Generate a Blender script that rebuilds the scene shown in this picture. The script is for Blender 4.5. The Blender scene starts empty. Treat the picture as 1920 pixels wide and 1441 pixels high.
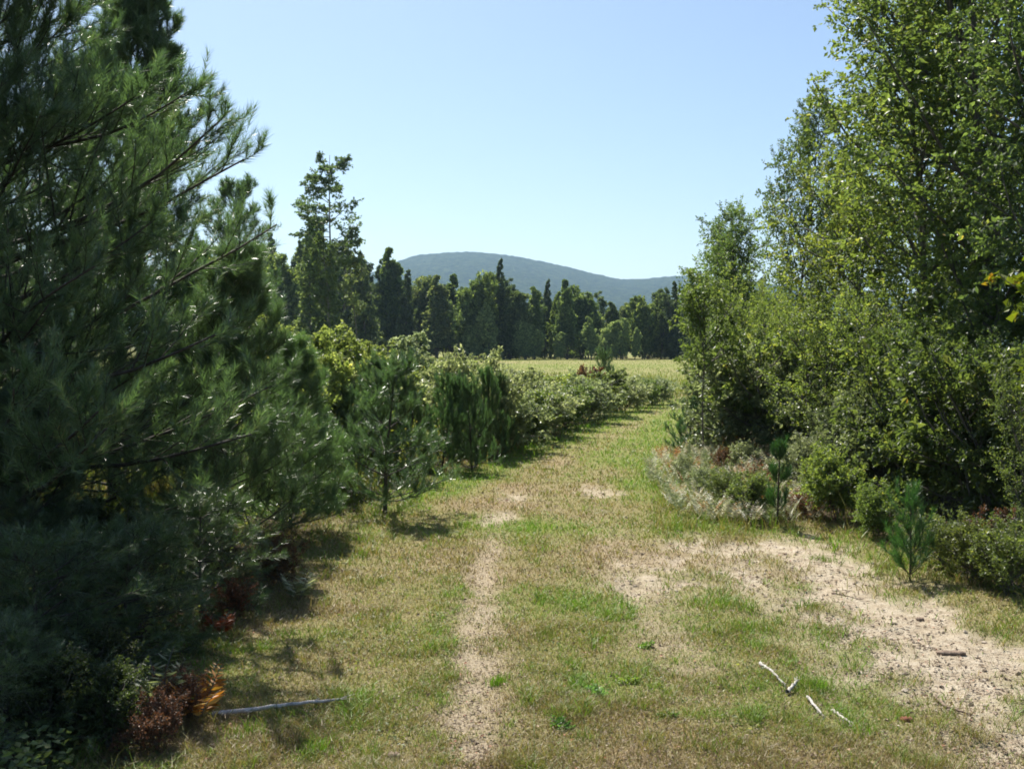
import bpy, math
import numpy as np
from mathutils import Vector

# ------------------------------------------------------------------ camera, sky, sun, exposure
scene = bpy.context.scene
CAM_H, FPX, HOR = 2.0, 1884.0, 648.0
PITCH = math.atan((720.5 - HOR) / FPX)
cd = bpy.data.cameras.new("camera")
cam = bpy.data.objects.new("camera", cd)
scene.collection.objects.link(cam)
cam.location = (0, 0, CAM_H)
cam.rotation_euler = (math.radians(90) - PITCH, 0, 0)
cd.sensor_width = 36.0
cd.lens = 36.0 * FPX / 1920.0
cd.clip_start = 0.05
cd.clip_end = 30000
scene.camera = cam

SUN_AZ, SUN_EL = math.radians(-23), math.radians(54)     # azimuth from +Y, clockwise
w = bpy.data.worlds.new("World")
scene.world = w
w.use_nodes = True
nt = w.node_tree
sky = nt.nodes.new("ShaderNodeTexSky")
sky.sky_type = 'NISHITA'
sky.sun_disc = False
sky.sun_elevation = SUN_EL
sky.sun_rotation = SUN_AZ
sky.air_density = 1.0
sky.dust_density = 1.0
sky.ozone_density = 3.2
nt.links.new(sky.outputs[0], nt.nodes["Background"].inputs[0])
nt.nodes["Background"].inputs[1].default_value = 0.062

sl = bpy.data.lights.new("sun", 'SUN')
sl.energy = 4.6
sl.angle = math.radians(0.5)
sl.color = (1.0, 0.95, 0.86)
so = bpy.data.objects.new("sun", sl)
scene.collection.objects.link(so)
sdir = Vector((math.sin(SUN_AZ) * math.cos(SUN_EL), math.cos(SUN_AZ) * math.cos(SUN_EL), math.sin(SUN_EL)))
so.rotation_euler = sdir.to_track_quat('Z', 'Y').to_euler()
so.location = (0, 0, 40)

scene.view_settings.view_transform = 'Standard'
scene.view_settings.look = 'None'
scene.view_settings.gamma = 1.0
scene.view_settings.use_curve_mapping = False
scene.view_settings.exposure = 1.2
cy = scene.cycles
cy.max_bounces = 8
cy.diffuse_bounces = 5
cy.glossy_bounces = 2
cy.transmission_bounces = 5
cy.volume_bounces = 0
cy.sample_clamp_indirect = 6.0
cy.filter_width = 1.8

# ------------------------------------------------------------------ small maths helpers
def G(px, py, z=0.0):
    """ground point seen at a pixel of the 1920x1441 photograph"""
    u = (px - 960) / FPX
    v = -(py - 720.5) / FPX
    cp, sp = math.cos(PITCH), math.sin(PITCH)
    d = np.array([u, cp + v * sp, -sp + v * cp])
    t = (z - CAM_H) / d[2]
    return np.array([d[0] * t, d[1] * t])

def XP(px, d): return (px - 960) / FPX * d
def ZP(py, d): return CAM_H + d * (HOR - py) / FPX

def norm(v): return v / (np.linalg.norm(v, axis=-1, keepdims=True) + 1e-9)

_tab = np.random.default_rng(7).random((256, 256))
def vnoise(x, y):
    xi = np.floor(x).astype(int); yi = np.floor(y).astype(int)
    fx = x - xi; fy = y - yi
    fx = fx * fx * (3 - 2 * fx); fy = fy * fy * (3 - 2 * fy)
    a = _tab[xi & 255, yi & 255]; b = _tab[(xi + 1) & 255, yi & 255]
    c = _tab[xi & 255, (yi + 1) & 255]; d = _tab[(xi + 1) & 255, (yi + 1) & 255]
    return (a * (1 - fx) + b * fx) * (1 - fy) + (c * (1 - fx) + d * fx) * fy
def fbm(x, y, o=4, s=1.0):
    r = 0; a = 1; t = 0; x = x * s; y = y * s
    for k in range(o):
        r = r + a * vnoise(x + 37.1 * k, y + 11.7 * k); t += a; a *= 0.5; x = x * 2.03; y = y * 2.03
    return r / t
def smooth(e0, e1, x):
    t = np.clip((x - e0) / (e1 - e0), 0, 1); return t * t * (3 - 2 * t)
def seg_dist(x, y, pts, close=False):
    P = np.array(pts, float); Q = np.roll(P, -1, 0)
    if not close: P, Q = P[:-1], Q[:-1]
    best = np.full(x.shape, 1e9)
    for p, q in zip(P, Q):
        d = q - p; L = d @ d + 1e-12
        t = np.clip(((x - p[0]) * d[0] + (y - p[1]) * d[1]) / L, 0, 1)
        best = np.minimum(best, np.hypot(x - p[0] - t * d[0], y - p[1] - t * d[1]))
    return best
def inside(x, y, pts):
    P = np.array(pts, float); Q = np.roll(P, -1, 0)
    r = np.zeros(x.shape, bool)
    for (x0, y0), (x1, y1) in zip(P, Q):
        c = ((y0 > y) != (y1 > y)) & (x < (x1 - x0) * (y - y0) / (y1 - y0 + 1e-12) + x0)
        r ^= c
    return r
def sdist(x, y, pts):
    d = seg_dist(x, y, pts, True)
    return np.where(inside(x, y, pts), d, -d)

# ------------------------------------------------------------------ zones of the ground (world metres)
TRACK = [G(*p) for p in [(120, 1900), (330, 1441), (425, 1300), (540, 1160), (620, 1030), (700, 975), (800, 925), (960, 853),
                         (1060, 818), (1160, 780), (1240, 757), (1330, 749), (1420, 752), (1275, 775), (1240, 830), (1222, 900), (1262, 950),
                         (1330, 990), (1400, 1000), (1400, 1060), (1350, 1090), (1400, 1150), (1500, 1250), (1640, 1441), (1900, 1900)]]
SAND = [G(*p) for p in [(1120, 1050), (1180, 1030), (1300, 996), (1400, 1000), (1545, 990), (1655, 1045), (1710, 1088), (1810, 1128), (1935, 1170),
                        (2050, 1240), (2300, 1900), (1850, 1900), (1640, 1441), (1560, 1330), (1485, 1265), (1370, 1165), (1310, 1130), (1230, 1140), (1130, 1110)]]
RUT_L = [G(*p) for p in [(890, 1900), (890, 1441), (885, 1300), (890, 1180), (905, 1080), (930, 985), (972, 920), (1010, 880), (1090, 835), (1190, 785), (1250, 762)]]
RUT_R = [G(*p) for p in [(1500, 1900), (1380, 1441), (1270, 1220), (1190, 1090), (1150, 1000), (1118, 925), (1130, 870), (1175, 820), (1230, 785), (1262, 765)]]
DEBRIS = [G(*p) for p in [(1430, 1040), (1500, 1110), (1580, 1190), (1640, 1290), (1760, 1380), (1900, 1430)]]
PATCH = [(G(1120, 925), 0.36), (G(930, 972), 0.30), (G(970, 935), 0.30), (G(1290, 1020), 0.35), (G(1190, 1080), 0.45)]

def masks(x, y):
    d = np.hypot(x, y)
    n1 = fbm(x, y, 4, 1.7); n2 = fbm(x + 50, y + 9, 4, 0.6); n3 = fbm(x + 5, y + 90, 3, 6.0)
    ds = sdist(x, y, SAND)
    sand = smooth(-0.12, 0.55, ds + (n1 - 0.5) * 0.9 + (n3 - 0.5) * 0.9)
    sand *= 1 - 0.75 * smooth(0.52, 0.64, fbm(x + 3, y + 40, 4, 3.0)) * smooth(0.8, 0.1, ds)
    sand *= 1 - 0.8 * smooth(2.5, 1.5, x) * smooth(.35, .55, n3)
    sand *= 1 - .75 * np.exp(-(seg_dist(x, y, DEBRIS) / .28) ** 2) * smooth(.42, .58, fbm(x + 8, y + 2, 3, 4.5))
    for c, r in PATCH:
        q = np.hypot((x - c[0]), (y - c[1]) * 0.6)
        sand = np.maximum(sand, .75 * smooth(1.0, 0.3, q / r + (n1 - 0.5) * 1.2 + (n3 - 0.5) * 1.4))
    dt = sdist(x, y, TRACK)
    rl = np.exp(-((seg_dist(x, y, RUT_L) + (n1 - .5) * .3) / 0.17) ** 2) * smooth(12.5, 9.0, d)
    rr = np.exp(-(seg_dist(x, y, RUT_R) / 0.30) ** 2) * smooth(12.5, 9.0, d) * smooth(5.2, 6.6, d)
    rut = np.clip(np.maximum(rl, rr * 0.6) * (0.2 + 1.1 * n3), 0, .9)
    green = 0.45 + (n2 - 0.5) * 1.5 + (n1 - .5) * .7
    green += smooth(10, 15, d) * (0.6 * np.exp(-((dt - 0.15) / (.35 + .012 * d)) ** 2) - .06 * (dt > .6)) + .22 * smooth(12, 16, d) * np.exp(-((seg_dist(x, y, RUT_L) - .75) / .35) ** 2)
    green -= rut * 0.4 + 0.18 * smooth(6.0, 4.6, d)
    far = smooth(40, 60, d)
    green = green * (1 - far) + far * (0.78 + (fbm(x, y, 4, 0.05) - .5) * 0.7)
    litter = smooth(0.0, 0.9, -dt) * smooth(30, 22, d) * smooth(-0.2, -0.5, ds)
    return sand, rut, np.clip(green, 0, 1), litter, dt, ds

def hgt(x, y):
    d = np.hypot(x, y)
    sand, rut, g, l, dt, ds = masks(x, y)
    f = smooth(60, 30, d)
    h = (fbm(x, y, 3, 0.35) - 0.5) * 0.10 * f - rut * 0.035 + (fbm(x, y, 3, 3.1) - .5) * 0.03 * f * smooth(0, 1, 1.2 - rut)
    h += sand * ((fbm(x, y, 3, 5.0) - .5) * 0.05 - 0.025) * f
    h += smooth(0.1, 1.2, -dt) * 0.05 * f * (1 - smooth(-.1, .2, ds))
    return h
def H1(x, y): return float(hgt(np.array([float(x)]), np.array([float(y)]))[0])

# ------------------------------------------------------------------ mesh accumulator
class Acc:
    def __init__(s): s.v = []; s.t3 = []; s.t4 = []; s.n = 0; s.tint = []
    def add(s, v, f, tint=0.5):
        v = np.asarray(v, np.float32).reshape(-1, 3); f = np.asarray(f, np.int64)
        (s.t3 if f.shape[1] == 3 else s.t4).append(f + s.n)
        s.tint.append(np.broadcast_to(np.asarray(tint, np.float32), (len(v),)).copy())
        s.v.append(v); s.n += len(v)
    def mesh(s, name, mat, smooth_shade=False):
        me = bpy.data.meshes.new(name)
        V = np.concatenate(s.v)
        a3 = np.concatenate(s.t3) if s.t3 else np.zeros((0, 3), np.int64)
        a4 = np.concatenate(s.t4) if s.t4 else np.zeros((0, 4), np.int64)
        me.vertices.add(len(V)); me.vertices.foreach_set("co", V.ravel())
        loops = np.concatenate([a3.ravel(), a4.ravel()]).astype(np.int32)
        me.loops.add(len(loops)); me.loops.foreach_set("vertex_index", loops)
        st = np.concatenate([np.arange(len(a3)) * 3, len(a3) * 3 + np.arange(len(a4)) * 4]).astype(np.int32)
        me.polygons.add(len(st)); me.polygons.foreach_set("loop_start", st)
        me.polygons.foreach_set("use_smooth", np.full(len(st), smooth_shade, bool))
        me.update(calc_edges=True)
        at = me.attributes.new("tint", 'FLOAT', 'POINT'); at.data.foreach_set("value", np.concatenate(s.tint))
        me.materials.append(mat)
        return me

C = scene.collection
def link_obj(name, me, parent=None, **p):
    o = bpy.data.objects.new(name, me); C.objects.link(o)
    if parent: o.parent = parent
    for k, v in p.items():
        if v: o[k] = v
    return o
def thing(name, loc, label, cat, group=None, rz=0.0):
    o = bpy.data.objects.new(name, None); C.objects.link(o)
    o.empty_display_size = 0.2
    o.location = loc; o.rotation_euler = (0, 0, rz); o["label"] = label; o["category"] = cat
    if group: o["group"] = group
    return o
def place(parts, name, x, y, label, cat, group=None, rz=0.0, s=1.0, sz=None, col=None, z=None, tilt=(0, 0)):
    """parts: list of (name, mesh); the mesh data is shared between copies"""
    r = thing(name, (x, y, (H1(x, y) if z is None else z) - 0.02), label, cat, group, rz)
    r.rotation_euler = (tilt[0], tilt[1], rz)
    r.scale = (s, s, s if sz is None else sz)
    for pn, me in parts:
        c = link_obj(pn, me, r)
        if col and pn in ('crown', 'foliage', 'needles'): c.color = (*col, 1)
    return r

def tubes(acc, pts, rad, sides=5, tint=0.5):
    """pts (N,P,3), rad (N,P)"""
    N, P, _ = pts.shape
    if N == 0: return
    T = norm(np.gradient(pts, axis=1))
    ref = np.where(np.abs(T[:, :1, 2:3]) > 0.8, np.array([1., 0.1, 0]), np.array([0.05, 0.1, 1.]))
    ref = np.broadcast_to(ref, T.shape)
    U = norm(np.cross(T, ref)); W = np.cross(T, U)
    a = np.arange(sides) * 2 * np.pi / sides
    ring = U[:, :, None, :] * np.cos(a)[None, None, :, None] + W[:, :, None, :] * np.sin(a)[None, None, :, None]
    V = pts[:, :, None, :] + ring * rad[:, :, None, None]
    base = (np.arange(N) * P * sides)[:, None, None] + (np.arange(P - 1) * sides)[None, :, None]
    i = np.arange(sides)[None, None, :]; j = (i + 1) % sides
    F = np.stack([base + i, base + j, base + j + sides, base + i + sides], -1).reshape(-1, 4)
    acc.add(V, F, tint)
    cap = (np.arange(N) * P * sides)[:, None] + (P - 1) * sides
    if sides >= 3:
        f = np.stack([np.stack([cap[:, 0], cap[:, 0] + k, cap[:, 0] + k + 1], -1) for k in range(1, sides - 1)], 1).reshape(-1, 3)
        acc.t3.append(f + (acc.n - N * P * sides))

def grow(start, dirs, length, P, up, wig, rng):
    N = len(start); pts = np.zeros((N, P, 3)); pts[:, 0] = start
    d = norm(np.asarray(dirs, float)); step = (np.asarray(length, float) / (P - 1)) * np.ones(N)
    up = np.asarray(up, float) * np.ones(N)
    for i in range(1, P):
        d = d + rng.normal(0, wig, (N, 3)); d[:, 2] += up; d = norm(d)
        pts[:, i] = pts[:, i - 1] + d * step[:, None]
    return pts
def along(pts, t):
    """pts (N,P,3), t (N,K) -> positions, tangents (N,K,3)"""
    P = pts.shape[1]; f = np.clip(t * (P - 1), 0, P - 1.001); i = f.astype(int); fr = (f - i)[..., None]
    n = np.arange(len(pts))[:, None]
    a = pts[n, i]; b = pts[n, i + 1]
    return a * (1 - fr) + b * fr, norm(b - a)
def spawn(pts, K, t0, t1, ang, angv, rng, flat=0.0):
    N = len(pts)
    t = t0 + (t1 - t0) * (np.arange(K)[None] + rng.random((N, K))) / K
    p, T = along(pts, t)
    ref = norm(rng.normal(0, 1, (N, K, 3)) * np.array([1, 1, 1 - flat]))
    perp = norm(ref - (ref * T).sum(-1, keepdims=True) * T)
    a = ang + rng.normal(0, angv, (N, K, 1))
    d = T * np.cos(a) + perp * np.sin(a)
    return p.reshape(-1, 3), d.reshape(-1, 3), t.reshape(-1), np.repeat(np.arange(N), K)

def leaves(acc, pos, axis, L, Wd, rng, fold=0.25, flat=0.5, tint=None):
    N = len(pos)
    a = norm(axis)
    n = rng.normal(0, 1, (N, 3)) * (1 - flat) + np.array([0, 0, 1.0]) * flat
    n = norm(n - (n * a).sum(-1, keepdims=True) * a); s = np.cross(a, n)
    L = np.asarray(L)[..., None] * np.ones((N, 1)); Wd = np.asarray(Wd)[..., None] * np.ones((N, 1))
    k = L * 0.45
    V = np.stack([pos, pos + a * k + s * Wd / 2 + n * Wd * fold, pos + a * L, pos + a * k - s * Wd / 2 + n * Wd * fold], 1)
    b = np.arange(N)[:, None] * 4
    F = np.concatenate([b + [[0, 1, 2]], b + [[0, 2, 3]]], 0)
    t = rng.random(N) if tint is None else tint
    acc.add(V, F, np.repeat(t, 4))

def needles(acc, pts, per, L, Wd, rng, t0=0.0, spread=0.75, tint=None):
    """needle triangles along curves"""
    N = len(pts); t = t0 + (1 - t0) * rng.random((N, per)) ** 0.9
    p, T = along(pts, t); p = p.reshape(-1, 3); T = T.reshape(-1, 3); M = len(p)
    r = rng.normal(0, 1, (M, 3)); r = norm(r - (r * T).sum(-1, keepdims=True) * T)
    sp = spread * (0.7 + 0.6 * rng.random((M, 1)))
    d = norm(T * np.cos(sp) + r * np.sin(sp) + np.array([0, 0, 0.08]))
    s = norm(np.cross(d, rng.normal(0, 1, (M, 3))))
    l = L * (0.75 + 0.4 * rng.random((M, 1)))
    V = np.stack([p - s * Wd / 2, p + s * Wd / 2, p + d * l], 1)
    tn = (np.repeat(rng.random(N) * .6, per) + rng.random(M) * .4) if tint is None else tint
    acc.add(V, np.arange(M * 3).reshape(-1, 3), np.repeat(tn, 3))

# ------------------------------------------------------------------ materials
def new_mat(name):
    m = bpy.data.materials.new(name); m.use_nodes = True
    nt = m.node_tree; nt.nodes.clear()
    out = nt.nodes.new("ShaderNodeOutputMaterial")
    return m, nt, out
def ramp(nt, stops, src):
    r = nt.nodes.new("ShaderNodeValToRGB"); e = r.color_ramp.elements
    e[0].position, e[0].color = stops[0][0], (*stops[0][1], 1); e[1].position, e[1].color = stops[-1][0], (*stops[-1][1], 1)
    for p, c in stops[1:-1]:
        k = e.new(p); k.color = (*c, 1)
    nt.links.new(src, r.inputs[0]); return r.outputs[0]
def mixc(nt, a, b, fac, mode='MIX'):
    m = nt.nodes.new("ShaderNodeMix"); m.data_type = 'RGBA'; m.blend_type = mode
    for idx, v in ((6, a), (7, b), (0, fac)):
        if isinstance(v, (int, float)): m.inputs[idx].default_value = v
        elif isinstance(v, tuple): m.inputs[idx].default_value = (*v, 1)
        else: nt.links.new(v, m.inputs[idx])
    return m.outputs[2]
def noise(nt, scale, detail=4, rough=0.6, coord=None):
    n = nt.nodes.new("ShaderNodeTexNoise"); n.inputs["Scale"].default_value = scale
    n.inputs["Detail"].default_value = detail; n.inputs["Roughness"].default_value = rough
    if coord: nt.links.new(coord, n.inputs["Vector"])
    return n.outputs["Fac"]
def attr(nt, name):
    a = nt.nodes.new("ShaderNodeAttribute"); a.attribute_name = name; return a.outputs["Fac"]

def leaf_mat(name, stops, trans=0.4, rough=0.45, spec=0.5, tcol=(2.1, 2.0, 0.8)):
    m, nt, out = new_mat(name)
    c = ramp(nt, stops, attr(nt, "tint"))
    oi = nt.nodes.new("ShaderNodeObjectInfo")
    c = mixc(nt, c, oi.outputs["Color"], 1.0, 'MULTIPLY')
    p = nt.nodes.new("ShaderNodeBsdfPrincipled")
    nt.links.new(c, p.inputs["Base Color"]); p.inputs["Roughness"].default_value = rough
    p.inputs["Specular IOR Level"].default_value = spec
    if trans > 0:
        t = nt.nodes.new("ShaderNodeBsdfTranslucent")
        tc = mixc(nt, c, tcol, 1.0, 'MULTIPLY')
        nt.links.new(tc, t.inputs["Color"])
        mx = nt.nodes.new("ShaderNodeMixShader"); mx.inputs[0].default_value = trans
        nt.links.new(p.outputs[0], mx.inputs[1]); nt.links.new(t.outputs[0], mx.inputs[2])
        nt.links.new(mx.outputs[0], out.inputs[0])
    else: nt.links.new(p.outputs[0], out.inputs[0])
    return m
def bark_mat(name, a, b, scale=14):
    m, nt, out = new_mat(name)
    tc = nt.nodes.new("ShaderNodeTexCoord")
    mp = nt.nodes.new("ShaderNodeMapping"); mp.inputs["Scale"].default_value = (1, 1, .3)
    nt.links.new(tc.outputs["Object"], mp.inputs[0])
    n = noise(nt, scale, 5, .65, mp.outputs[0])
    c = ramp(nt, [(0.3, a), (0.7, b)], n)
    p = nt.nodes.new("ShaderNodeBsdfPrincipled"); p.inputs["Roughness"].default_value = .85
    nt.links.new(c, p.inputs["Base Color"])
    b_ = nt.nodes.new("ShaderNodeBump"); b_.inputs["Strength"].default_value = .6; b_.inputs["Distance"].default_value = .02
    nt.links.new(n, b_.inputs["Height"]); nt.links.new(b_.outputs[0], p.inputs["Normal"])
    nt.links.new(p.outputs[0], out.inputs[0]); return m

M_PINE = leaf_mat("pine_needles", [(0, (.10, .07, .04)), (.07, (.05, .08, .045)), (.5, (.085, .135, .06)), (.9, (.15, .21, .09)), (1, (.36, .31, .18))], .32, .33, .9, (1.7, 2.0, 1.1))
M_PINE_B = leaf_mat("young_pine_needles", [(0, (.035, .08, .028)), (.6, (.06, .14, .04)), (1, (.10, .2, .055))], .3, .4, .5, (1.2, 1.5, .6))
M_LEAF = leaf_mat("green_leaves", [(0, (.06, .085, .035)), (.45, (.115, .16, .07)), (.8, (.18, .23, .10)), (.97, (.33, .33, .13)), (1, (.5, .25, .08))], .5)
M_LEAF_G = leaf_mat("grey_green_leaves", [(0, (.11, .135, .075)), (.6, (.19, .22, .13)), (1, (.42, .44, .32))], .42, .4, .6, (1.9, 1.9, 1.1))
M_LEAF_Y = leaf_mat("yellow_green_leaves", [(0, (.08, .11, .04)), (.5, (.13, .165, .06)), (.88, (.22, .25, .10)), (1, (.42, .38, .16))], .45, tcol=(1.8, 1.8, .95))
M_RUST = leaf_mat("rust_leaves", [(0, (.07, .05, .025)), (.4, (.12, .07, .035)), (.75, (.22, .09, .045)), (1, (.42, .26, .12))], .35, .5, .4, (1.2, 1, .6))
M_ORANGE = leaf_mat("orange_fern_leaves", [(0, (.25, .10, .02)), (.6, (.45, .2, .03)), (1, (.5, .32, .06))], .35, .5, .4, (1.2, 1, .6))
M_YEL = leaf_mat("yellow_maple_leaves", [(0, (.07, .12, .02)), (.7, (.16, .20, .02)), (1, (.40, .22, .03))], .45, .45, .4, (1.2, 1.2, .5))
M_FERN = leaf_mat("bleached_fern_leaves", [(0, (.17, .22, .09)), (.4, (.28, .33, .17)), (.6, (.46, .45, .35)), (.8, (.68, .66, .56)), (.9, (.4, .22, .1)), (1, (.45, .2, .08))], .3, .6, .3, (1.1, 1.1, .8))
M_FAR = leaf_mat("far_foliage", [(0, (.03, .05, .03)), (.5, (.09, .125, .06)), (1, (.30, .34, .16))], .42, .6, .3, (1.8, 1.8, .9))
M_GRASS = leaf_mat("grass_blades", [(0, (.16, .11, .07)), (.2, (.31, .235, .125)), (.4, (.21, .19, .065)), (.65, (.145, .185, .036)), (1, (.14, .27, .03))], .35, .5, .35, (1.2, 1.25, .6))
M_BARK = bark_mat("pine_bark", (.025, .02, .016), (.075, .06, .048))
M_BARK_G = bark_mat("grey_bark", (.05, .045, .038), (.17, .155, .13))
M_LITTER = leaf_mat("dead_leaves", [(0, (.07, .045, .03)), (.5, (.19, .13, .08)), (.9, (.33, .27, .19)), (1, (.35, .14, .08))], .1, .6, .3, (1, 1, 1))

# ground
def ground_mat():
    m, nt, out = new_mat("ground_surface")
    tc = nt.nodes.new("ShaderNodeTexCoord"); o = tc.outputs["Object"]
    n_f = noise(nt, 55, 6, .75, o); n_m = noise(nt, 9, 5, .65, o); n_l = noise(nt, 1.3, 4, .6, o); n_g = noise(nt, 160, 3, .7, o)
    thatch = ramp(nt, [(.30, (.09, .065, .035)), (.45, (.22, .165, .09)), (.58, (.33, .26, .15)), (.72, (.52, .44, .29))], n_f)
    grn = ramp(nt, [(.3, (.06, .075, .016)), (.5, (.16, .18, .04)), (.7, (.27, .29, .07))], n_f)
    base = mixc(nt, thatch, grn, attr(nt, "green"))
    litter = ramp(nt, [(.35, (.018, .013, .009)), (.5, (.05, .035, .02)), (.7, (.13, .09, .05))], n_f)
    base = mixc(nt, base, litter, attr(nt, "litter"))
    rut = ramp(nt, [(.3, (.17, .135, .095)), (.5, (.37, .305, .215)), (.75, (.55, .47, .35))], n_f)
    base = mixc(nt, base, rut, attr(nt, "rut"))
    sandc = ramp(nt, [(.22, (.18, .15, .11)), (.42, (.42, .35, .26)), (.6, (.52, .455, .36)), (.8, (.64, .58, .475))], n_m)
    grit = ramp(nt, [(.34, (.28, .25, .2)), (.45, (.9, .88, .84)), (1, (1, 1, 1))], n_g)
    sandc = mixc(nt, sandc, grit, 1.0, 'MULTIPLY')
    base = mixc(nt, base, sandc, attr(nt, "sand"))
    p = nt.nodes.new("ShaderNodeBsdfPrincipled"); p.inputs["Roughness"].default_value = .95
    p.inputs["Specular IOR Level"].default_value = .15
    nt.links.new(base, p.inputs["Base Color"])
    ad = nt.nodes.new("ShaderNodeMath"); ad.operation = 'ADD'; nt.links.new(n_f, ad.inputs[0]); nt.links.new(n_m, ad.inputs[1])
    b = nt.nodes.new("ShaderNodeBump"); b.inputs["Strength"].default_value = .8; b.inputs["Distance"].default_value = .03
    nt.links.new(ad.outputs[0], b.inputs["Height"]); nt.links.new(b.outputs[0], p.inputs["Normal"])
    nt.links.new(p.outputs[0], out.inputs[0]); return m
M_GROUND = ground_mat()

def build_ground():
    th = np.concatenate([np.linspace(-180, -40, 40, endpoint=False), np.linspace(-40, 40, 520, endpoint=False), np.linspace(40, 180, 40, endpoint=False)]) * np.pi / 180
    r = np.concatenate([np.geomspace(.5, 3.6, 10, endpoint=False), np.geomspace(3.6, 32, 330, endpoint=False), np.geomspace(32, 200, 90, endpoint=False), np.geomspace(200, 9000, 36)])
    R, T = np.meshgrid(r, th, indexing='ij'); X = R * np.sin(T); Y = R * np.cos(T)
    X = np.append(X.ravel(), 0.0); Y = np.append(Y.ravel(), 0.0)
    Z = hgt(X, Y); sand, rut, green, litter, dt, ds = masks(X, Y)
    nr, nth = len(r), len(th)
    i = np.arange(nr - 1)[:, None] * nth; j = np.arange(nth)[None]; k = (j + 1) % nth
    Q = np.stack([i + j, i + nth + j, i + nth + k, i + k], -1).reshape(-1, 4)[:, ::-1]
    cx = X[Q].mean(1); cy_ = Y[Q].mean(1); cd_ = np.hypot(cx, cy_)
    ind = sdist(cx, cy_, TRACK) > 0; ins = sdist(cx, cy_, SAND) > 0.0
    zone = np.where(ins & (cy_ > 0), 2, np.where(ind & (cy_ > 0), 1, np.where((cd_ > 45) & (cy_ > 0) & (cy_ < 170), 3, 0)))
    for zi, nm in enumerate(["ground", "path", "sand", "field"]):
        q = Q[zone == zi]; u, inv = np.unique(q, return_inverse=True)
        a = Acc(); a.add(np.stack([X[u], Y[u], Z[u]], -1), inv.reshape(-1, 4))
        if zi == 0:
            c0 = len(u); a.add([[0, 0, float(Z[-1])]] + [[X[t], Y[t], Z[t]] for t in range(nth)], [[0, 1 + (t + 1) % nth, 1 + t] for t in range(nth)])
        me = a.mesh(nm, M_GROUND, True)
        for an, arr in (("sand", sand), ("rut", rut), ("green", green), ("litter", litter)):
            vals = arr[u]
            if zi == 0: vals = np.concatenate([vals, [arr[-1]], arr[:nth]])
            at = me.attributes.new(an, 'FLOAT', 'POINT'); at.data.foreach_set("value", vals.astype(np.float32))
        link_obj(nm, me, kind="structure")
build_ground()

# hill
def build_hill():
    prof = [(-1500, 600), (0, 575), (300, 560), (600, 538), (690, 515), (745, 491), (780, 479), (830, 474.5), (880, 472.5), (940, 477), (1000, 487), (1060, 500), (1120, 515),
            (1170, 525), (1220, 522), (1270, 517), (1330, 519), (1500, 540), (1920, 560), (3500, 600)]
    YR = 3000.0
    px = np.linspace(-600, 2600, 900); hx = YR * (HOR - np.interp(px, [p[0] for p in prof], [p[1] for p in prof])) / FPX + 2
    ker = np.hanning(15); ker /= ker.sum(); hx = np.convolve(np.pad(hx, 7, mode='edge'), ker, 'valid')
    s = np.concatenate([np.linspace(0, 1, 170), np.linspace(1.03, 2, 14)])
    S, PX = np.meshgrid(s, px, indexing='ij')
    Y = 1500 + 1500 * S; Xr = (PX - 960) / FPX * Y
    prof_s = np.where(S <= 1, np.clip(S, 0, 1) ** 1.02, np.cos((S - 1) * np.pi / 2))
    Z = hx[None] * prof_s
    c = fbm(Xr, Y, 3, 1 / 90.) ; Z = Z + (c - .5) * 12 * np.sin(np.clip(S, 0, 1) * np.pi) + (fbm(Xr, Y, 2, 1 / 9.) - .5) * 5 * (S > 0)
    Z[0] -= 20; Z[-1] -= 20
    nr, nc = Z.shape; i = np.arange(nr - 1)[:, None] * nc; j = np.arange(nc - 1)[None]
    Q = np.stack([i + j, i + j + 1, i + nc + j + 1, i + nc + j], -1).reshape(-1, 4)
    a = Acc(); a.add(np.stack([Xr, Y, Z], -1), Q, 0.5)
    m, nt, out = new_mat("wooded_hillside")
    tc = nt.nodes.new("ShaderNodeTexCoord")
    cc = ramp(nt, [(.38, (.004, .008, .006)), (.5, (.014, .026, .013)), (.62, (.045, .058, .022))], noise(nt, .05, 5, .75, tc.outputs["Object"]))
    p = nt.nodes.new("ShaderNodeBsdfPrincipled"); p.inputs["Roughness"].default_value = 1; p.inputs["Specular IOR Level"].default_value = 0; nt.links.new(cc, p.inputs["Base Color"])
    nt.links.new(p.outputs[0], out.inputs[0])
    link_obj("hill", a.mesh("hill", m, False), kind="structure")
build_hill()

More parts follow.
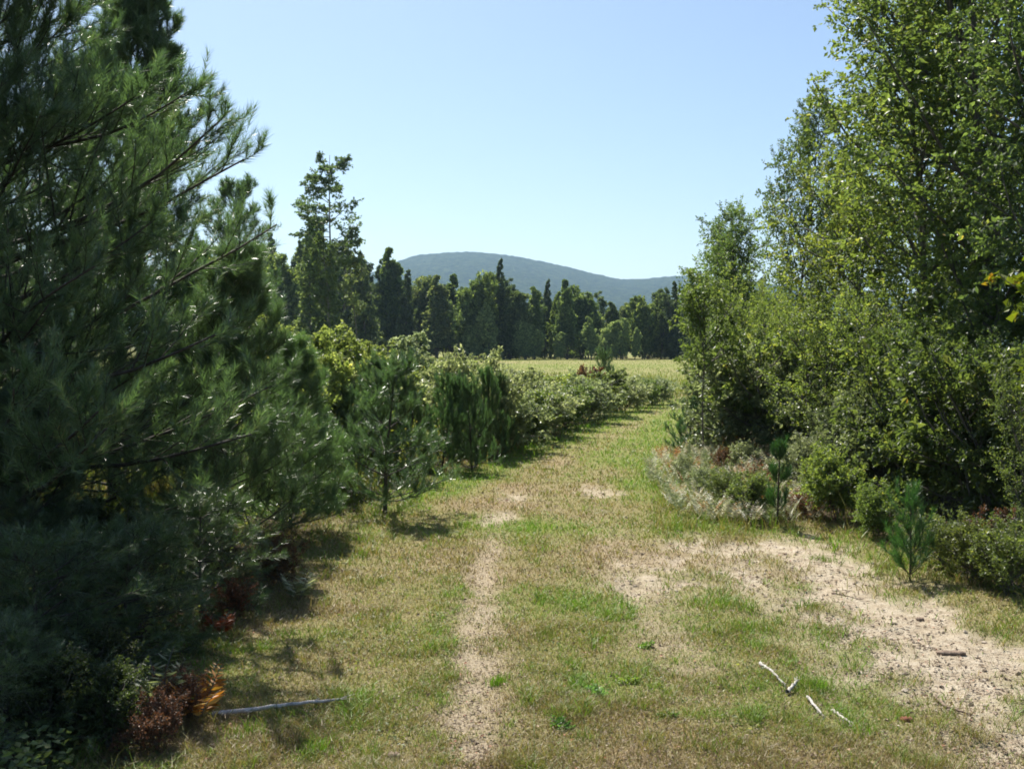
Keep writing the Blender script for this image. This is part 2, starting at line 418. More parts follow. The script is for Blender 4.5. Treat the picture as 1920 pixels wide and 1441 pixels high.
# ------------------------------------------------------------------ plant builders
def pine(seed, H, R, z0=0.25, step=0.42, nb=6, shape=0.6, nl=0.095, nw=0.0035, per=46, mat=M_PINE, up=0.05, extra=(), trunk_r=None, sec=9, ter=4, lean=0.0, e0=0.2, e1=0.9, sp=.75, upc=.35, lr=(.72, 1.08), l2f=.42):
    rng = np.random.default_rng(seed)
    wood, nd = Acc(), Acc()
    tr = trunk_r or H * 0.014
    trunk = grow(np.zeros((1, 3)), [[lean, 0, 1]], H, 14, .03, .025, rng)
    rad = np.linspace(tr, .006, 14)[None]
    tubes(wood, trunk, rad, 8)
    st, di, ln = [], [], []
    z = z0; az = rng.random() * 6
    while z < H * 0.97:
        t = z / H; L = R * (1 - t) ** shape
        n = nb + rng.integers(-1, 2)
        for k in range(n):
            a = az + k * 2 * np.pi / n + rng.normal(0, .18); el = e0 + (e1 - e0) * t + rng.normal(0, .1)
            p, _ = along(trunk, np.array([[min(.99, t + rng.normal(0, .008))]]))
            st.append(p[0, 0]); di.append([np.cos(a) * np.cos(el), np.sin(a) * np.cos(el), np.sin(el)]); ln.append(L * rng.uniform(*lr))
        az += 1.1; z += step * rng.uniform(.8, 1.15)
    for (zz, d, L) in extra:
        p, _ = along(trunk, np.array([[zz / H]])); st.append(p[0, 0]); di.append(d); ln.append(L)
    st, di, ln = np.array(st), np.array(di), np.array(ln)
    br = grow(st, di, ln, 8, up, .05, rng)
    tubes(wood, br, (ln[:, None] * .009 + .002) * np.linspace(1, .25, 8)[None], 5)
    needles(nd, br, int(per * 2.5), nl, nw, rng, .35, sp)
    # secondary
    p, d, t, pa = spawn(br, sec, .22, .98, .75, .18, rng, .75)
    d[:, 2] += .12
    l2 = (ln[pa] * l2f * (1.12 - t) + .10) * rng.uniform(.7, 1.2, len(t))
    b2 = grow(p, d, l2, 6, upc * .25, .05, rng)
    tubes(wood, b2, (l2[:, None] * .009 + .002) * np.linspace(1, .4, 6)[None], 3)
    needles(nd, b2, int(per * 1.5), nl, nw, rng, .12, sp)
    if ter:
        p, d, t, pa = spawn(b2, ter, .3, 1, .7, .2, rng, .5)
        d[:, 2] += upc
        l3 = np.minimum(l2[pa] * .45 + .05, .28) * rng.uniform(.6, 1.2, len(t))
        b3 = grow(p, d, l3, 4, upc * .4, .05, rng)
        tubes(wood, b3[::2], np.full((len(b3[::2]), 4), .0022), 3)
        needles(nd, b3, per, nl, nw, rng, .05, sp)
    return [("trunk", wood.mesh("pine_trunk", M_BARK, True)), ("crown", nd.mesh("pine_crown", mat))]

def broad(seed, H, R, stems=1, spread=.12, n1=26, n2=7, n3=5, lv=12, leaf=.055, lw=.6, z0=.12, shape=.7, ang=.85, up=.05, mat=M_LEAF, tr=None,
          prof='cone', flat=.35, wig=.09, bark=None, P=10, names=("trunk", "crown"), flatbr=0.2, droop=-.02):
    rng = np.random.default_rng(seed)
    wood, cr = Acc(), Acc()
    tr = tr or H * .011
    sd = rng.normal(0, 1, (stems, 3)) * spread * (1 if stems == 1 else 3) + np.array([0, 0, 1.]); s0 = np.zeros((stems, 3))
    if stems > 1: s0[:, :2] = rng.normal(0, .035 * R + .02, (stems, 2))
    hs = H * (1 if stems == 1 else rng.uniform(.7, 1.05, stems))
    tk = grow(s0, sd, hs, P, .05, wig * .5, rng)
    tubes(wood, tk, np.full((stems, 1), tr) * np.linspace(1, .15, P)[None], 6)
    p, d, t, pa = spawn(tk, n1, z0, .98, ang, .2, rng, .3)
    if prof == 'cone': f = (1 - t) ** shape
    elif prof == 'oval': f = np.sin(np.pi * np.clip((t - z0) / (1 - z0) * .8 + .2, 0, 1)) ** shape
    else: f = .55 + .45 * np.sin(np.pi * np.clip((t - z0) / (1 - z0), 0, 1))
    l1 = R * (f + (.03 if prof == 'cone' else .12)) * rng.uniform(.65, 1.2, len(t))
    b1 = grow(p, d, l1, 8, up, wig, rng)
    tubes(wood, b1, (l1[:, None] * .012 + .002) * np.linspace(1, .2, 8)[None], 4)
    p, d, t, pa = spawn(b1, n2, .2, 1, .8, .25, rng, flatbr)
    l2 = (l1[pa] * .42 * (1.15 - t) + .04 * R) * rng.uniform(.7, 1.3, len(t))
    b2 = grow(p, d, l2, 5, up * .5, wig, rng)
    tubes(cr, b2, (l2[:, None] * .008 + .0015) * np.linspace(1, .3, 5)[None], 3, 0.02)
    src, ls = b2, l2
    if n3:
        p, d, t, pa = spawn(b2, n3, .2, 1, .8, .3, rng, flatbr)
        l3 = (l2[pa] * .5 + .03 * R) * rng.uniform(.6, 1.2, len(t))
        b3 = grow(p, d, l3, 4, 0., wig, rng); src, ls = b3, l3
    p, d, t, pa = spawn(src, lv, .05, 1, .95, .35, rng, .1)
    d[:, 2] += droop * 8
    sz = leaf * rng.uniform(.6, 1.25, len(p)) * np.clip(.45 + .55 * ls[pa] / ls.mean(), .45, 1.25)
    tn = np.clip(rng.random(len(src))[pa] * .55 + rng.random(len(p)) * .45, 0, 1)
    leaves(cr, p, d, sz, sz * lw, rng, .22, flat, tn)
    bk = bark or M_BARK_G
    return [(names[0], wood.mesh("plant_stem", bk, True)), (names[1], cr.mesh("plant_foliage", mat))]

# ---- far tree prototypes (about 10 to 14 m high, seen from 130 m and more)
def far_spruce(seed, H=12, R=1.9):
    return broad(seed, H, R, n1=170, n2=9, n3=0, lv=9, leaf=.30, lw=.45, z0=.02, shape=.95, ang=1.5, up=-.02, mat=M_FAR, tr=.16, prof='cone', flat=.3, wig=.05, flatbr=.7, droop=-.03)
def far_round(seed, H=11, R=2.3, z0=.12, prof='oval'):
    return broad(seed, H, R, stems=2, spread=.03, n1=40, n2=9, n3=5, lv=7, leaf=.28, lw=.7, z0=z0, shape=.7, ang=.7, mat=M_FAR, tr=.13, prof=prof, flat=.3)
def far_pine(seed, H=12, R=2.2):
    return broad(seed, H, R, n1=44, n2=10, n3=3, lv=9, leaf=.26, lw=.4, z0=.1, shape=.55, ang=1.2, up=.06, mat=M_FAR, tr=.16, prof='cone', flat=.2, wig=.06, flatbr=.6)

FS = [far_spruce(1, 12, 2.9), far_spruce(2, 12, 2.2)]
FR = [far_round(3, 11, 2.6, .03), far_round(4, 11, 2.3, .05), far_round(5, 10, 3.4, .02), far_round(15, 11, 2.9, .06, 'cone')]
FP = [far_pine(6, 12, 3.2), far_pine(7, 12, 2.6)]

ORD = ["first", "second", "third", "fourth", "fifth", "sixth", "seventh", "eighth", "ninth", "tenth", "eleventh", "twelfth", "thirteenth", "fourteenth", "fifteenth", "sixteenth",
       "seventeenth", "eighteenth", "nineteenth", "twentieth", "twenty-first", "twenty-second", "twenty-third", "twenty-fourth", "twenty-fifth"]
rng = np.random.default_rng(99)
# (px, y of the top, kind, colour)
DK, DG, MG, YG, GY = (.6, .68, .74), (.95, 1.0, .95), (1.1, 1.2, .95), (1.25, 1.3, .9), (1.35, 1.3, 1.3)
front = [(300, 440, 'p', DK), (345, 430, 's', DK), (392, 445, 's', DK), (430, 450, 'p', DG), (468, 455, 's', DK), (497, 470, 'p', DK), (524, 424, 's', DK), (548, 455, 'r', YG),
         (572, 440, 's', DG), (594, 398, 's', DK), (640, 455, 'p', DK), (668, 492, 's', DK), (692, 462, 's', DG), (716, 486, 'p', DK), (737, 470, 'r', MG), (757, 498, 's', DK), (778, 500, 'r', DG),
         (800, 505, 'r', GY), (822, 520, 'r', GY), (845, 518, 'r', MG), (866, 508, 'r', MG), (892, 512, 'p', DK), (911, 492, 'r', YG), (931, 476, 's', DK), (955, 528, 'r', DG), (978, 545, 'r', MG),
         (1000, 540, 'r', MG), (1022, 516, 's', DK), (1042, 550, 'r', YG), (1064, 527, 'r', MG), (1086, 519, 'r', MG), (1104, 538, 'r', MG), (1128, 560, 'p', DK), (1152, 568, 'r', DG),
         (1178, 560, 'r', GY), (1200, 540, 'r', YG), (1222, 560, 'r', MG), (1243, 532, 'r', DG), (1264, 521, 's', DK), (1285, 528, 'p', DK), (1312, 535, 'r', DG), (1345, 530, 's', DK), (1385, 525, 'r', DG), (1430, 520, 'p', DK)]
words = {'s': ("spruce_tree", "spruce", "pointed spruce"), 'p': ("pine_tree", "pine tree", "ragged pine"), 'r': ("broadleaf_tree", "broadleaf tree", "rounded leafy tree")}
tone = {DK: "very dark green", DG: "dark green", MG: "mid green", YG: "yellowish green", GY: "greyish green"}
cnt = {}
for (px, ty, k, col) in front:
    px += rng.uniform(-7, 7); d = (142 if px < 700 else 150) + rng.uniform(-5, 5)
    cnt[k] = cnt.get(k, 0) + 1
    Ht = ZP(ty, d) * .97
    pr = {'s': FS, 'p': FP, 'r': FR}[k]; pi = rng.integers(len(pr)); s = Ht / {'s': 12, 'p': 12, 'r': 10.7}[k]
    nm, cat, ph = words[k]
    place(pr[pi], nm, XP(px, d), d, "%s %s in the far tree line, %s such tree from the left" % (tone[col], ph, ORD[cnt[k] - 1]), cat, "front trees of the far tree line",
          rng.uniform(0, 6.28), s * rng.uniform(.68, 1.05), s, col, z=0)
# low grey bushes at the foot of the wood
for n, (px, ty) in enumerate([(890, 600), (920, 570), (1000, 612), (1050, 618), (1108, 595), (1135, 600), (1165, 590), (1190, 615), (985, 590)]):
    d = 145.
    place(FR[n % 3], "bush", XP(px, d), d, "grey-green bush at the foot of the far wood, %s such bush from the left" % ORD[[0, 1, 3, 4, 5, 6, 7, 8, 2][n]], "bush", "bushes before the far wood",
          rng.uniform(0, 6), ZP(ty, d) / 11, ZP(ty, d) / 11., (1.9, 1.9, 1.9), z=0)
for k in range(96):
    px = 330 + (k % 32) * 36 + rng.uniform(-14, 14); row = k // 32; d = 160 + row * 9 + rng.uniform(-3, 3)
    ty = np.interp(px, [q[0] for q in front], [q[1] for q in front]) + rng.uniform(16, 46)
    pr = [FS[0], FP[0], FS[1], FR[0], FP[1]][k % 5]
    place(pr, "forest_tree", XP(px, d), d, "dark forest tree crowded into the back rows behind the far tree line", "tree", "trees in the back rows of the far wood", rng.uniform(0, 6), ZP(ty, d) / 11.5 * 1.1, ZP(ty, d) / 11.5, DK if k % 3 else DG, z=0)

# tall thin tree standing above the wood
d = 96.
tall = broad(21, ZP(272, d), 3.2, n1=30, n2=10, n3=5, lv=9, leaf=.25, lw=.7, z0=.42, shape=.45, ang=1.4, up=.025, mat=M_LEAF_Y, tr=.17, prof='oval', flat=.7, wig=.06, flatbr=.9)
place(tall, "tall_tree", XP(613, d), d, "tallest thin tree with layered airy crown rising above the far wood", "tree", None, .4, 1, None, (.6, .75, .85), z=0)
tl = broad(22, 11.5, 1.9, n1=30, n2=7, n3=3, lv=7, leaf=.32, lw=.7, z0=.1, ang=.8, mat=M_LEAF_Y, tr=.1, prof='x', flat=.4)
place(tl, "broadleaf_tree", XP(625, 92), 92, "slender yellow-green tree hugging the trunk of the tallest tree", "tree", None, 1, .85, 1, (.5, .6, .55), z=0)
tl2 = broad(23, 12.0, 2.0, n1=18, n2=6, n3=3, lv=7, leaf=.3, lw=.7, z0=.35, ang=.9, mat=M_LEAF_Y, tr=.1, prof='oval', flat=.4)
place(tl2, "broadleaf_tree", XP(672, 100), 100, "sparse see-through tree just right of the tallest tree", "tree", None, 2, 1, ZP(440, 100) / 12., (.8, .85, 1.1), z=0)
dsp = far_spruce(24, 16, 2.0)
place(dsp, "spruce_tree", XP(588, 98), 98, "dark spruce with tall spire directly left of the tallest tree", "spruce", None, 2, 1, ZP(395, 98) / 16., DG, z=0)

# ------------------------------------------------------------------ left side pines
ex = [(2.75, [1, -.04, .12], 2.7), (2.62, [1, -.15, .04], 2.65), (3.5, [1, -.05, .10], 2.2), (3.4, [1, -.3, .0], 2.0), (1.0, [.8, -.9, .15], 2.9), (1.3, [.95, -.6, .15], 3.0), (.8, [1, -.2, .1], 2.8), (.7, [.75, -.8, 0], 3.1), (.9, [.9, -.5, -.02], 3.0), (.6, [.6, -.9, 0], 3.2),
      (1.8, [1, .1, .25], 2.8), (1.6, [.7, -.9, .3], 2.6)]
pa = pine(31, 9.6, 2.45, step=.34, nb=7, extra=ex, trunk_r=.12, sec=13, ter=4, per=66, shape=.66, nw=.0045, nl=.095, sp=.62)
place(pa, "pine_tree", -4.45, 8.3, "huge dark pine filling the left side of the view", "pine tree", None, 0.0)
pb = pine(32, 6.5, 2.0, step=.32, nb=7, trunk_r=.08, sec=10, ter=4, per=50, nw=.006)
place(pb, "pine_tree", -4.85, 12.2, "tall pine behind the huge left pine, partly covered by it", "pine tree", None, 1.0)
place(pb, "pine_tree", -6.4, 11.0, "pine at the far left edge behind the huge left pine", "pine tree", None, 2.6, 1.1)
pc = pine(33, 3.0, 1.15, step=.26, nb=6, z0=.1, nl=.1, per=44, sec=9, ter=3, trunk_r=.03, mat=M_PINE)
place(pc, "pine_tree", -2.75, 9.6, "medium pine at the right foot of the huge left pine", "pine tree", None, 0.5, .95)
place(pc, "pine_tree", -2.35, 10.6, "low bushy pine between the huge left pine and the lone little pine", "pine tree", None, 2.5, .68, None, (1.15, 1.2, 1))
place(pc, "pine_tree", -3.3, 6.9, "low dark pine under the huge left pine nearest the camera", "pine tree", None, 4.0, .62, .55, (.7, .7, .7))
pe = pine(35, 1.3, 1.05, step=.2, nb=5, z0=.08, nl=.085, nw=.004, per=30, sec=7, ter=2, lr=(.5, 1.2), trunk_r=.02, e0=-.05, e1=.6, up=.0, upc=.15, shape=.45)
for x, y, rz, s_, lb in [(-2.75, 5.75, .3, .8, "low spreading dark pine boughs at the left frame edge"), (-2.45, 6.35, 2.0, .75, "low spreading dark pine above the grey stick"),
                         (-2.5, 4.9, 4.1, .55, "low spreading dark pine in the lower left corner"), (-2.35, 7.5, 3.2, .75, "low spreading pine at the grass edge below the huge pine")]:
    place(pe, "young_pine", x, y, lb, "pine tree", "low pines below the huge pine", rz, s_, s_ * .8, (.75, .75, .65))
# pine top with airy upswept boughs seen past the big pine
d = 27.
pd = pine(34, ZP(362, d), 2.1, step=.42, nb=5, z0=2.2, nl=.13, nw=.012, per=16, sec=8, ter=4, shape=.4, e0=.1, e1=.7, up=.09)
place(pd, "pine_tree", XP(440, d), d, "dark pine top with upswept boughs showing right beside the huge left pine", "pine tree", None, .3)

# small pines along the left verge
p1 = pine(41, 1.72, .8, step=.27, nb=5, z0=.2, nl=.085, nw=.0045, per=48, sec=5, ter=2, trunk_r=.026, upc=.4, up=.05, e0=.1, e1=.8, shape=.5, lr=(.55, 1.2), l2f=.5, sp=.6)
g = G(722, 962); place(p1, "young_pine", g[0], g[1], "lone little pine with a bare dark stem nearest the grassy track", "pine tree", "young pines on the left verge", .3, 1.15, 1.0, (.8, .85, .85), None, (.03, .04))
p2 = pine(42, 1.45, .62, step=.27, nb=5, z0=.08, nl=.085, nw=.005, per=46, sec=4, ter=2, trunk_r=.02, upc=.9, up=.10, e0=.2, e1=.9, shape=.4, sp=.45, lr=(.5, 1.25), l2f=.6)
p3 = pine(43, 1.6, .42, step=.26, nb=5, z0=.08, nl=.085, nw=.005, per=50, sec=3, ter=2, trunk_r=.02, upc=1.2, up=.16, e0=.3, e1=1.1, shape=.3, sp=.4, lr=(.5, 1.3), l2f=.8)
for pr, px, py, top, lb in [(p2, 828, 882, 725, "left one of the clump of bushy young pines beside the track"), (p2, 885, 884, 730, "front right pine of the bushy clump beside the track"),
                            (p3, 862, 868, 722, "rear middle pine rising in the bushy clump beside the track"), (p3, 928, 858, 700, "narrow young pine with upright candles right of the bushy clump"),
                            (p3, 948, 850, 715, "last narrow young pine at the right end of the row")]:
    g = G(px, py); hh = ZP(top, g[1]); b = 1.45 if pr is p2 else 1.6
    place(pr, "young_pine", g[0], g[1], lb, "pine tree", "young pines on the left verge", px * .1, hh / b * (1.0 + .3 * ((px * 7) % 5) / 5), hh / b, (.8, .9, .85), None, (((px * 3) % 7 - 3) * .035, ((px * 5) % 7 - 3) * .035))
g = G(775, 905); place(p3, "young_pine", g[0], g[1], "slim young pine between the lone little pine and the bushy clump", "pine tree", "young pines on the left verge", 2.1, 1.1, .75, (.8, .85, .85), None, (-.05, .04))
g = G(652, 925); place(p3, "young_pine", g[0], g[1], "slim young pine left of the lone little pine", "pine tree", "young pines on the left verge", 4.1, 1.2, .8, (.8, .85, .85), None, (.05, -.04))
g = G(700, 900); place(p2, "young_pine", g[0], g[1], "young pine half hidden behind the lone little pine", "pine tree", "young pines on the left verge", 1.1, 1.0)
g = G(1130, 750); place(p2, "young_pine", g[0], g[1], "small dark conifer standing in the shrubs at the field's edge", "conifer", None, 1.1, 1.15, 1.1)

# ------------------------------------------------------------------ shrubs and saplings, left middle distance
sh = [broad(51, 1.25, .75, stems=7, n1=9, n2=6, n3=4, lv=9, leaf=.06, tr=.012, mat=M_LEAF_G, prof='x', names=("stem", "foliage")),
      broad(52, 1.2, .7, stems=7, n1=9, n2=6, n3=4, lv=9, leaf=.055, tr=.012, mat=M_LEAF, prof='x', names=("stem", "foliage")),
      broad(53, 1.3, .6, stems=6, n1=10, n2=6, n3=4, lv=9, leaf=.06, tr=.012, mat=M_LEAF_Y, prof='x', names=("stem", "foliage"))]
hedge = [(975, 838), (1012, 826), (1050, 815), (1086, 803), (1122, 790), (1158, 778), (1192, 768), (1222, 760), (1250, 755)]
for n, (px, py) in enumerate(hedge):
    g = G(px - 14, py + 4); hh = [1.2, 1.2, 1.2, 1.2, 1.25, 1.3, 1.15, 1.05, 1.0][n]
    place(sh[[0, 1, 0, 1, 0, 2, 0, 1, 0][n]], "shrub", g[0] - .15, g[1] + .2, "pale shrub of the hedge along the track, %s from the near end" % ORD[n], "shrub", "hedge of shrubs along the left of the track",
          n * 1.3, hh / 1.2 * 1.05, hh / 1.25 * .8, [(.95, 1, .95), (.8, .85, .8), (1.15, 1.15, 1.1), (.7, .8, .7)][n % 4])
k = 0
rs = np.random.default_rng(5)
for row, (yy, x0, x1, n) in enumerate([(13.6, -4.4, -2.7, 3), (16.5, -5.4, -2.0, 6), (20.0, -6.2, -.6, 9), (23.5, -7.5, .3, 10), (27.5, -9, 1.7, 12), (32, -10, 2.8, 13), (38, -12, 4.2, 13)]):
    for i in range(n):
        x = x0 + (x1 - x0) * (i + .5) / n + rs.uniform(-.3, .3); y = yy + rs.uniform(-1.2, 1.2)
        px = 960 + x / y * FPX
        top = np.interp(px, [500, 640, 900, 960, 1100, 1250], [677, 696, 706, 724, 714, 721]) + rs.uniform(-12, 20)
        hh = max(.5, ZP(top, y)); j = rs.integers(3) if x < -2 else rs.integers(2)
        j = 2 if (x < -1 and rs.random() < .4) else j
        place(sh[j], "shrub", x, y, ["leafy grey-green shrub lost in the rough growth between track and field", "leafy mid green shrub lost in the rough growth between track and field",
              "yellow-green shrub lost in the rough growth between track and field"][j], "shrub", ["grey-green shrubs of the rough growth", "green shrubs of the rough growth", "yellow-green shrubs of the rough growth"][j], rs.uniform(0, 6),
              1.1 * rs.uniform(.9, 1.2), hh / 1.2, tuple(rs.uniform(1.0, 1.5) * np.array([1, 1, .95])))
red = broad(54, .9, .5, stems=5, n1=8, n2=6, n3=3, lv=8, leaf=.06, tr=.01, mat=M_RUST, prof='x', names=("stem", "foliage"))
place(red, "shrub", XP(1102, 31), 31, "rust-red shrub beside the small dark conifer at the field's edge", "shrub", None, 1, 1.0, 1.25)

sap = [broad(61, 2.9, .95, stems=3, spread=.05, n1=20, n2=7, n3=4, lv=8, leaf=.065, z0=.12, ang=.7, mat=M_LEAF_Y, tr=.022, prof='cone', shape=.5, names=("stem", "foliage")),
       broad(62, 2.8, .85, stems=2, spread=.04, n1=18, n2=7, n3=4, lv=8, leaf=.06, z0=.2, ang=.65, mat=M_LEAF_G, tr=.02, prof='cone', shape=.5, names=("stem", "foliage")),
       broad(63, 3.0, .8, stems=1, n1=26, n2=7, n3=4, lv=8, leaf=.06, z0=.3, ang=.8, mat=M_LEAF, tr=.024, prof='oval', names=("stem", "foliage"))]
for pr, px, d, top, lb, col, sx in [
    (0, 452, 15.5, 452, "tall yellow-green sapling poking out right of the huge left pine", (.8, .8, .9), 1.0),
    (0, 565, 14.0, 612, "bright yellow-green sapling between the left pines and the rough growth", (1.05, 1, .9), 1.0),
    (0, 612, 15.5, 640, "lower yellow-green sapling just right of the brightest sapling", (.9, .9, .9), .9),
    (1, 782, 20.0, 548, "silvery-leaved sapling standing above the rough growth before the dark wood", (1.2, 1.25, 1.3), 1.0),
    (0, 845, 21.0, 664, "small pale sapling above the clump of bushy young pines", (.7, .75, .8), .8),
    (1, 905, 24.0, 690, "thin grey sapling rising from the rough growth right of the bushy pines", (.8, .85, .85), .6),
    (0, 1010, 27.0, 694, "small yellow-green sapling rising from the hedge, second right of the bushy pines", (.7, .75, .7), .6),
    (1, 1175, 33.0, 700, "small grey-green sapling near the far end of the hedge", (.8, .85, .8), .7),
    (2, 690, 26.0, 668, "thin green sapling poking above the rough growth behind the lone little pine", (.9, .95, .85), .6),
    (0, 520, 12.5, 690, "dull green sapling against the right edge of the huge left pine", (.6, .65, .7), .8),
    (0, 660, 16.5, 722, "yellow-green sapling directly behind the lone little pine", (.8, .85, .8), .9)]:
    s = ZP(top, d) / 3.15
    place(sap[pr], "sapling", XP(px, d), d, lb, "sapling", None, px * .07, s * sx, s, col)

# ------------------------------------------------------------------ right side trees
bigA = broad(71, 10.5, 2.6, stems=2, spread=.025, n1=38, n2=10, n3=5, lv=12, leaf=.085, z0=.1, ang=.75, mat=M_LEAF, tr=.09, prof='x', flat=.35, names=("trunk", "crown"))
bigB = broad(72, 9.5, 2.2, stems=1, n1=60, n2=9, n3=5, lv=12, leaf=.08, z0=.14, ang=.8, mat=M_LEAF, tr=.085, prof='oval', flat=.35)
midT = broad(73, 6.2, 1.5, stems=2, spread=.03, n1=24, n2=8, n3=5, lv=8, leaf=.065, z0=.25, ang=.7, mat=M_LEAF, tr=.05, prof='oval', flat=.35)
midU = broad(74, 4.2, 1.3, stems=4, spread=.07, n1=14, n2=7, n3=5, lv=7, leaf=.058, z0=.1, ang=.7, mat=M_LEAF, tr=.03, prof='x', flat=.35)
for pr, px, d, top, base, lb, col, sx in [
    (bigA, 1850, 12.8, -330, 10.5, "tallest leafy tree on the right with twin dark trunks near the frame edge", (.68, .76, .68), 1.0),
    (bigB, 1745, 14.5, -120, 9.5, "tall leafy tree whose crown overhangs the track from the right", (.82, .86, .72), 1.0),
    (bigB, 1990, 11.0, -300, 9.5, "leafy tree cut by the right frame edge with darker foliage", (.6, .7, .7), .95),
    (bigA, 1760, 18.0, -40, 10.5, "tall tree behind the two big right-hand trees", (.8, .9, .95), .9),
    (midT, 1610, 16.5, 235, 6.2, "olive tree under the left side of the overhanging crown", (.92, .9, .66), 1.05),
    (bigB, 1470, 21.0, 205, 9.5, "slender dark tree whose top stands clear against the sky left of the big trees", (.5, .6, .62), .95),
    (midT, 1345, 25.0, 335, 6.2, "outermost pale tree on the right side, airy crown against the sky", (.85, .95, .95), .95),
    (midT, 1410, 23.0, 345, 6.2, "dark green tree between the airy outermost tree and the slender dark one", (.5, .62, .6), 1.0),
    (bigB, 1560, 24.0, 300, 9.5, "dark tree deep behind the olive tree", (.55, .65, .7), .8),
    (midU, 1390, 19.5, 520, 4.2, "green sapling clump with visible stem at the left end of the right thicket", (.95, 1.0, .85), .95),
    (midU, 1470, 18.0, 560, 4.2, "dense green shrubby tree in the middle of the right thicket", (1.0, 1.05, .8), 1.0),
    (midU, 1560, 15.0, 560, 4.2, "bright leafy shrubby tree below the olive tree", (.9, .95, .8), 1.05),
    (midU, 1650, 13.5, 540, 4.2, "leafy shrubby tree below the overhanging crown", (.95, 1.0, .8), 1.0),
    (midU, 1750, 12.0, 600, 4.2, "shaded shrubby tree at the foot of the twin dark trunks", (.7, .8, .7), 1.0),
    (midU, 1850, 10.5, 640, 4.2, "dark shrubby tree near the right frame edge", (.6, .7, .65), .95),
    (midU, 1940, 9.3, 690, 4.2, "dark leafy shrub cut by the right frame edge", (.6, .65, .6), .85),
    (midU, 1330, 21.0, 600, 4.2, "low sparse sapling clump where the track disappears behind the thicket", (.95, 1.05, .8), .75)]:
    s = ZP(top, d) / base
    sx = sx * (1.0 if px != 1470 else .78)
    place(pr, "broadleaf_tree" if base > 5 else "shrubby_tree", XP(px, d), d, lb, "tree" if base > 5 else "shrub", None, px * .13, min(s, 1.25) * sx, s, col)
st = broad(75, 2.9, .9, stems=1, n1=24, n2=7, n3=4, lv=8, leaf=.06, z0=.5, ang=.8, mat=M_LEAF_Y, tr=.018, prof='oval', names=("stem", "foliage"))
g = G(1318, 868); place(st, "sapling", g[0], g[1], "thin sapling with bare straight stem at the tip of the right thicket", "sapling", None, 2, .95, ZP(560, g[1]) / 2.9, (.75, .85, .7))

# shrubs at the foot of the right thicket
fs = [broad(81, 1.1, .7, stems=8, n1=9, n2=6, n3=4, lv=10, leaf=.05, tr=.01, mat=M_LEAF, prof='x', names=("stem", "foliage")),
      broad(82, 1.0, .7, stems=8, n1=9, n2=6, n3=4, lv=10, leaf=.045, tr=.01, mat=M_LEAF_G, prof='x', names=("stem", "foliage")),
      broad(83, .55, .42, stems=9, n1=7, n2=5, n3=3, lv=9, leaf=.028, tr=.005, mat=M_LEAF_Y, prof='x', names=("stem", "foliage")),
      broad(84, .5, .36, stems=9, n1=7, n2=5, n3=3, lv=9, leaf=.028, tr=.005, mat=M_RUST, prof='x', names=("stem", "foliage"))]
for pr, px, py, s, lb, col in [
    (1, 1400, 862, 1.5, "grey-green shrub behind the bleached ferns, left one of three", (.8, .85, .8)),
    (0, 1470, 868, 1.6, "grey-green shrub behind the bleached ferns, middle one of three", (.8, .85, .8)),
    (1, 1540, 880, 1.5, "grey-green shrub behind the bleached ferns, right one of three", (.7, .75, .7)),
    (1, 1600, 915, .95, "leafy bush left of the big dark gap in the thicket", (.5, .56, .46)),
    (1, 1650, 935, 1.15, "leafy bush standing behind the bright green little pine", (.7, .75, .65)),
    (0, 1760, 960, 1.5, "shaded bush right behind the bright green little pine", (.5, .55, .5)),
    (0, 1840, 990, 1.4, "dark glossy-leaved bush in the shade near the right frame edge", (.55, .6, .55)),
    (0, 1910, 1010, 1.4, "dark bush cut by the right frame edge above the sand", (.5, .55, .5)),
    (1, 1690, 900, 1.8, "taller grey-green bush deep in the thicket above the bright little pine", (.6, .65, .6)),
    (1, 1275, 905, .3, "small grey-green bush at the left tip of the bleached ferns", (1, 1, 1)),
    (1, 1320, 935, .3, "small grey-green bush among the bleached ferns below the round dark little pine", (.9, .95, .9)),
    (2, 1365, 950, .7, "small yellow-green bush at the front edge of the bleached ferns", (.8, .85, .8)),
    (1, 1395, 900, .38, "small grey-green bush left of the rust-orange low bush", (1.1, 1.1, 1.1)),
    (0, 1400, 970, .4, "small green bush in front of the bleached ferns", (.8, .85, .8)),
    (1, 1495, 925, .55, "grey-green bush right of the little pine with the long leader", (1, 1, 1)),
    (2, 1530, 950, .8, "yellow-green low bush at the right rim of the bleached ferns", (.9, .95, .8)),
    (0, 1570, 978, .6, "small green bush at the upper edge of the sand", (1., 1.05, .8)),
    (0, 1645, 1012, .4, "low green bush left of the bright green little pine", (.75, .85, .65)),
    (2, 1770, 1075, .7, "low heathy bush right of the bright green little pine", (.7, .75, .7)),
    (2, 1820, 1100, .8, "low heathy bush at the sand's edge, second right of the little pine", (.75, .75, .6)),
    (3, 1850, 1075, .8, "low reddish bush at the sand's edge near the right frame edge", (.7, .7, .7)),
    (2, 1890, 1125, .8, "lowest heathy bush at the sand's edge by the right frame edge", (.75, .8, .6)),
    (2, 1930, 1090, .8, "heathy bush half cut off by the right frame edge", (.6, .65, .6)),
    (3, 1420, 925, .5, "rust-orange low bush in the middle of the bleached ferns", (1.5, 1, .8)),
    (3, 1510, 975, .5, "rust-orange low bush at the right end of the bleached ferns", (1.1, 1, 1)),
    (3, 1360, 895, .6, "faded reddish low bush among the left-hand ferns", (.9, 1, 1)),
    (3, 1352, 842, .9, "small orange-leaved bush under the stems of the thicket", (1.2, 1.3, .5))]:
    g = G(px, py); place(fs[pr], "bush", g[0], g[1], lb, "bush", None, px * .17, s, s, col)

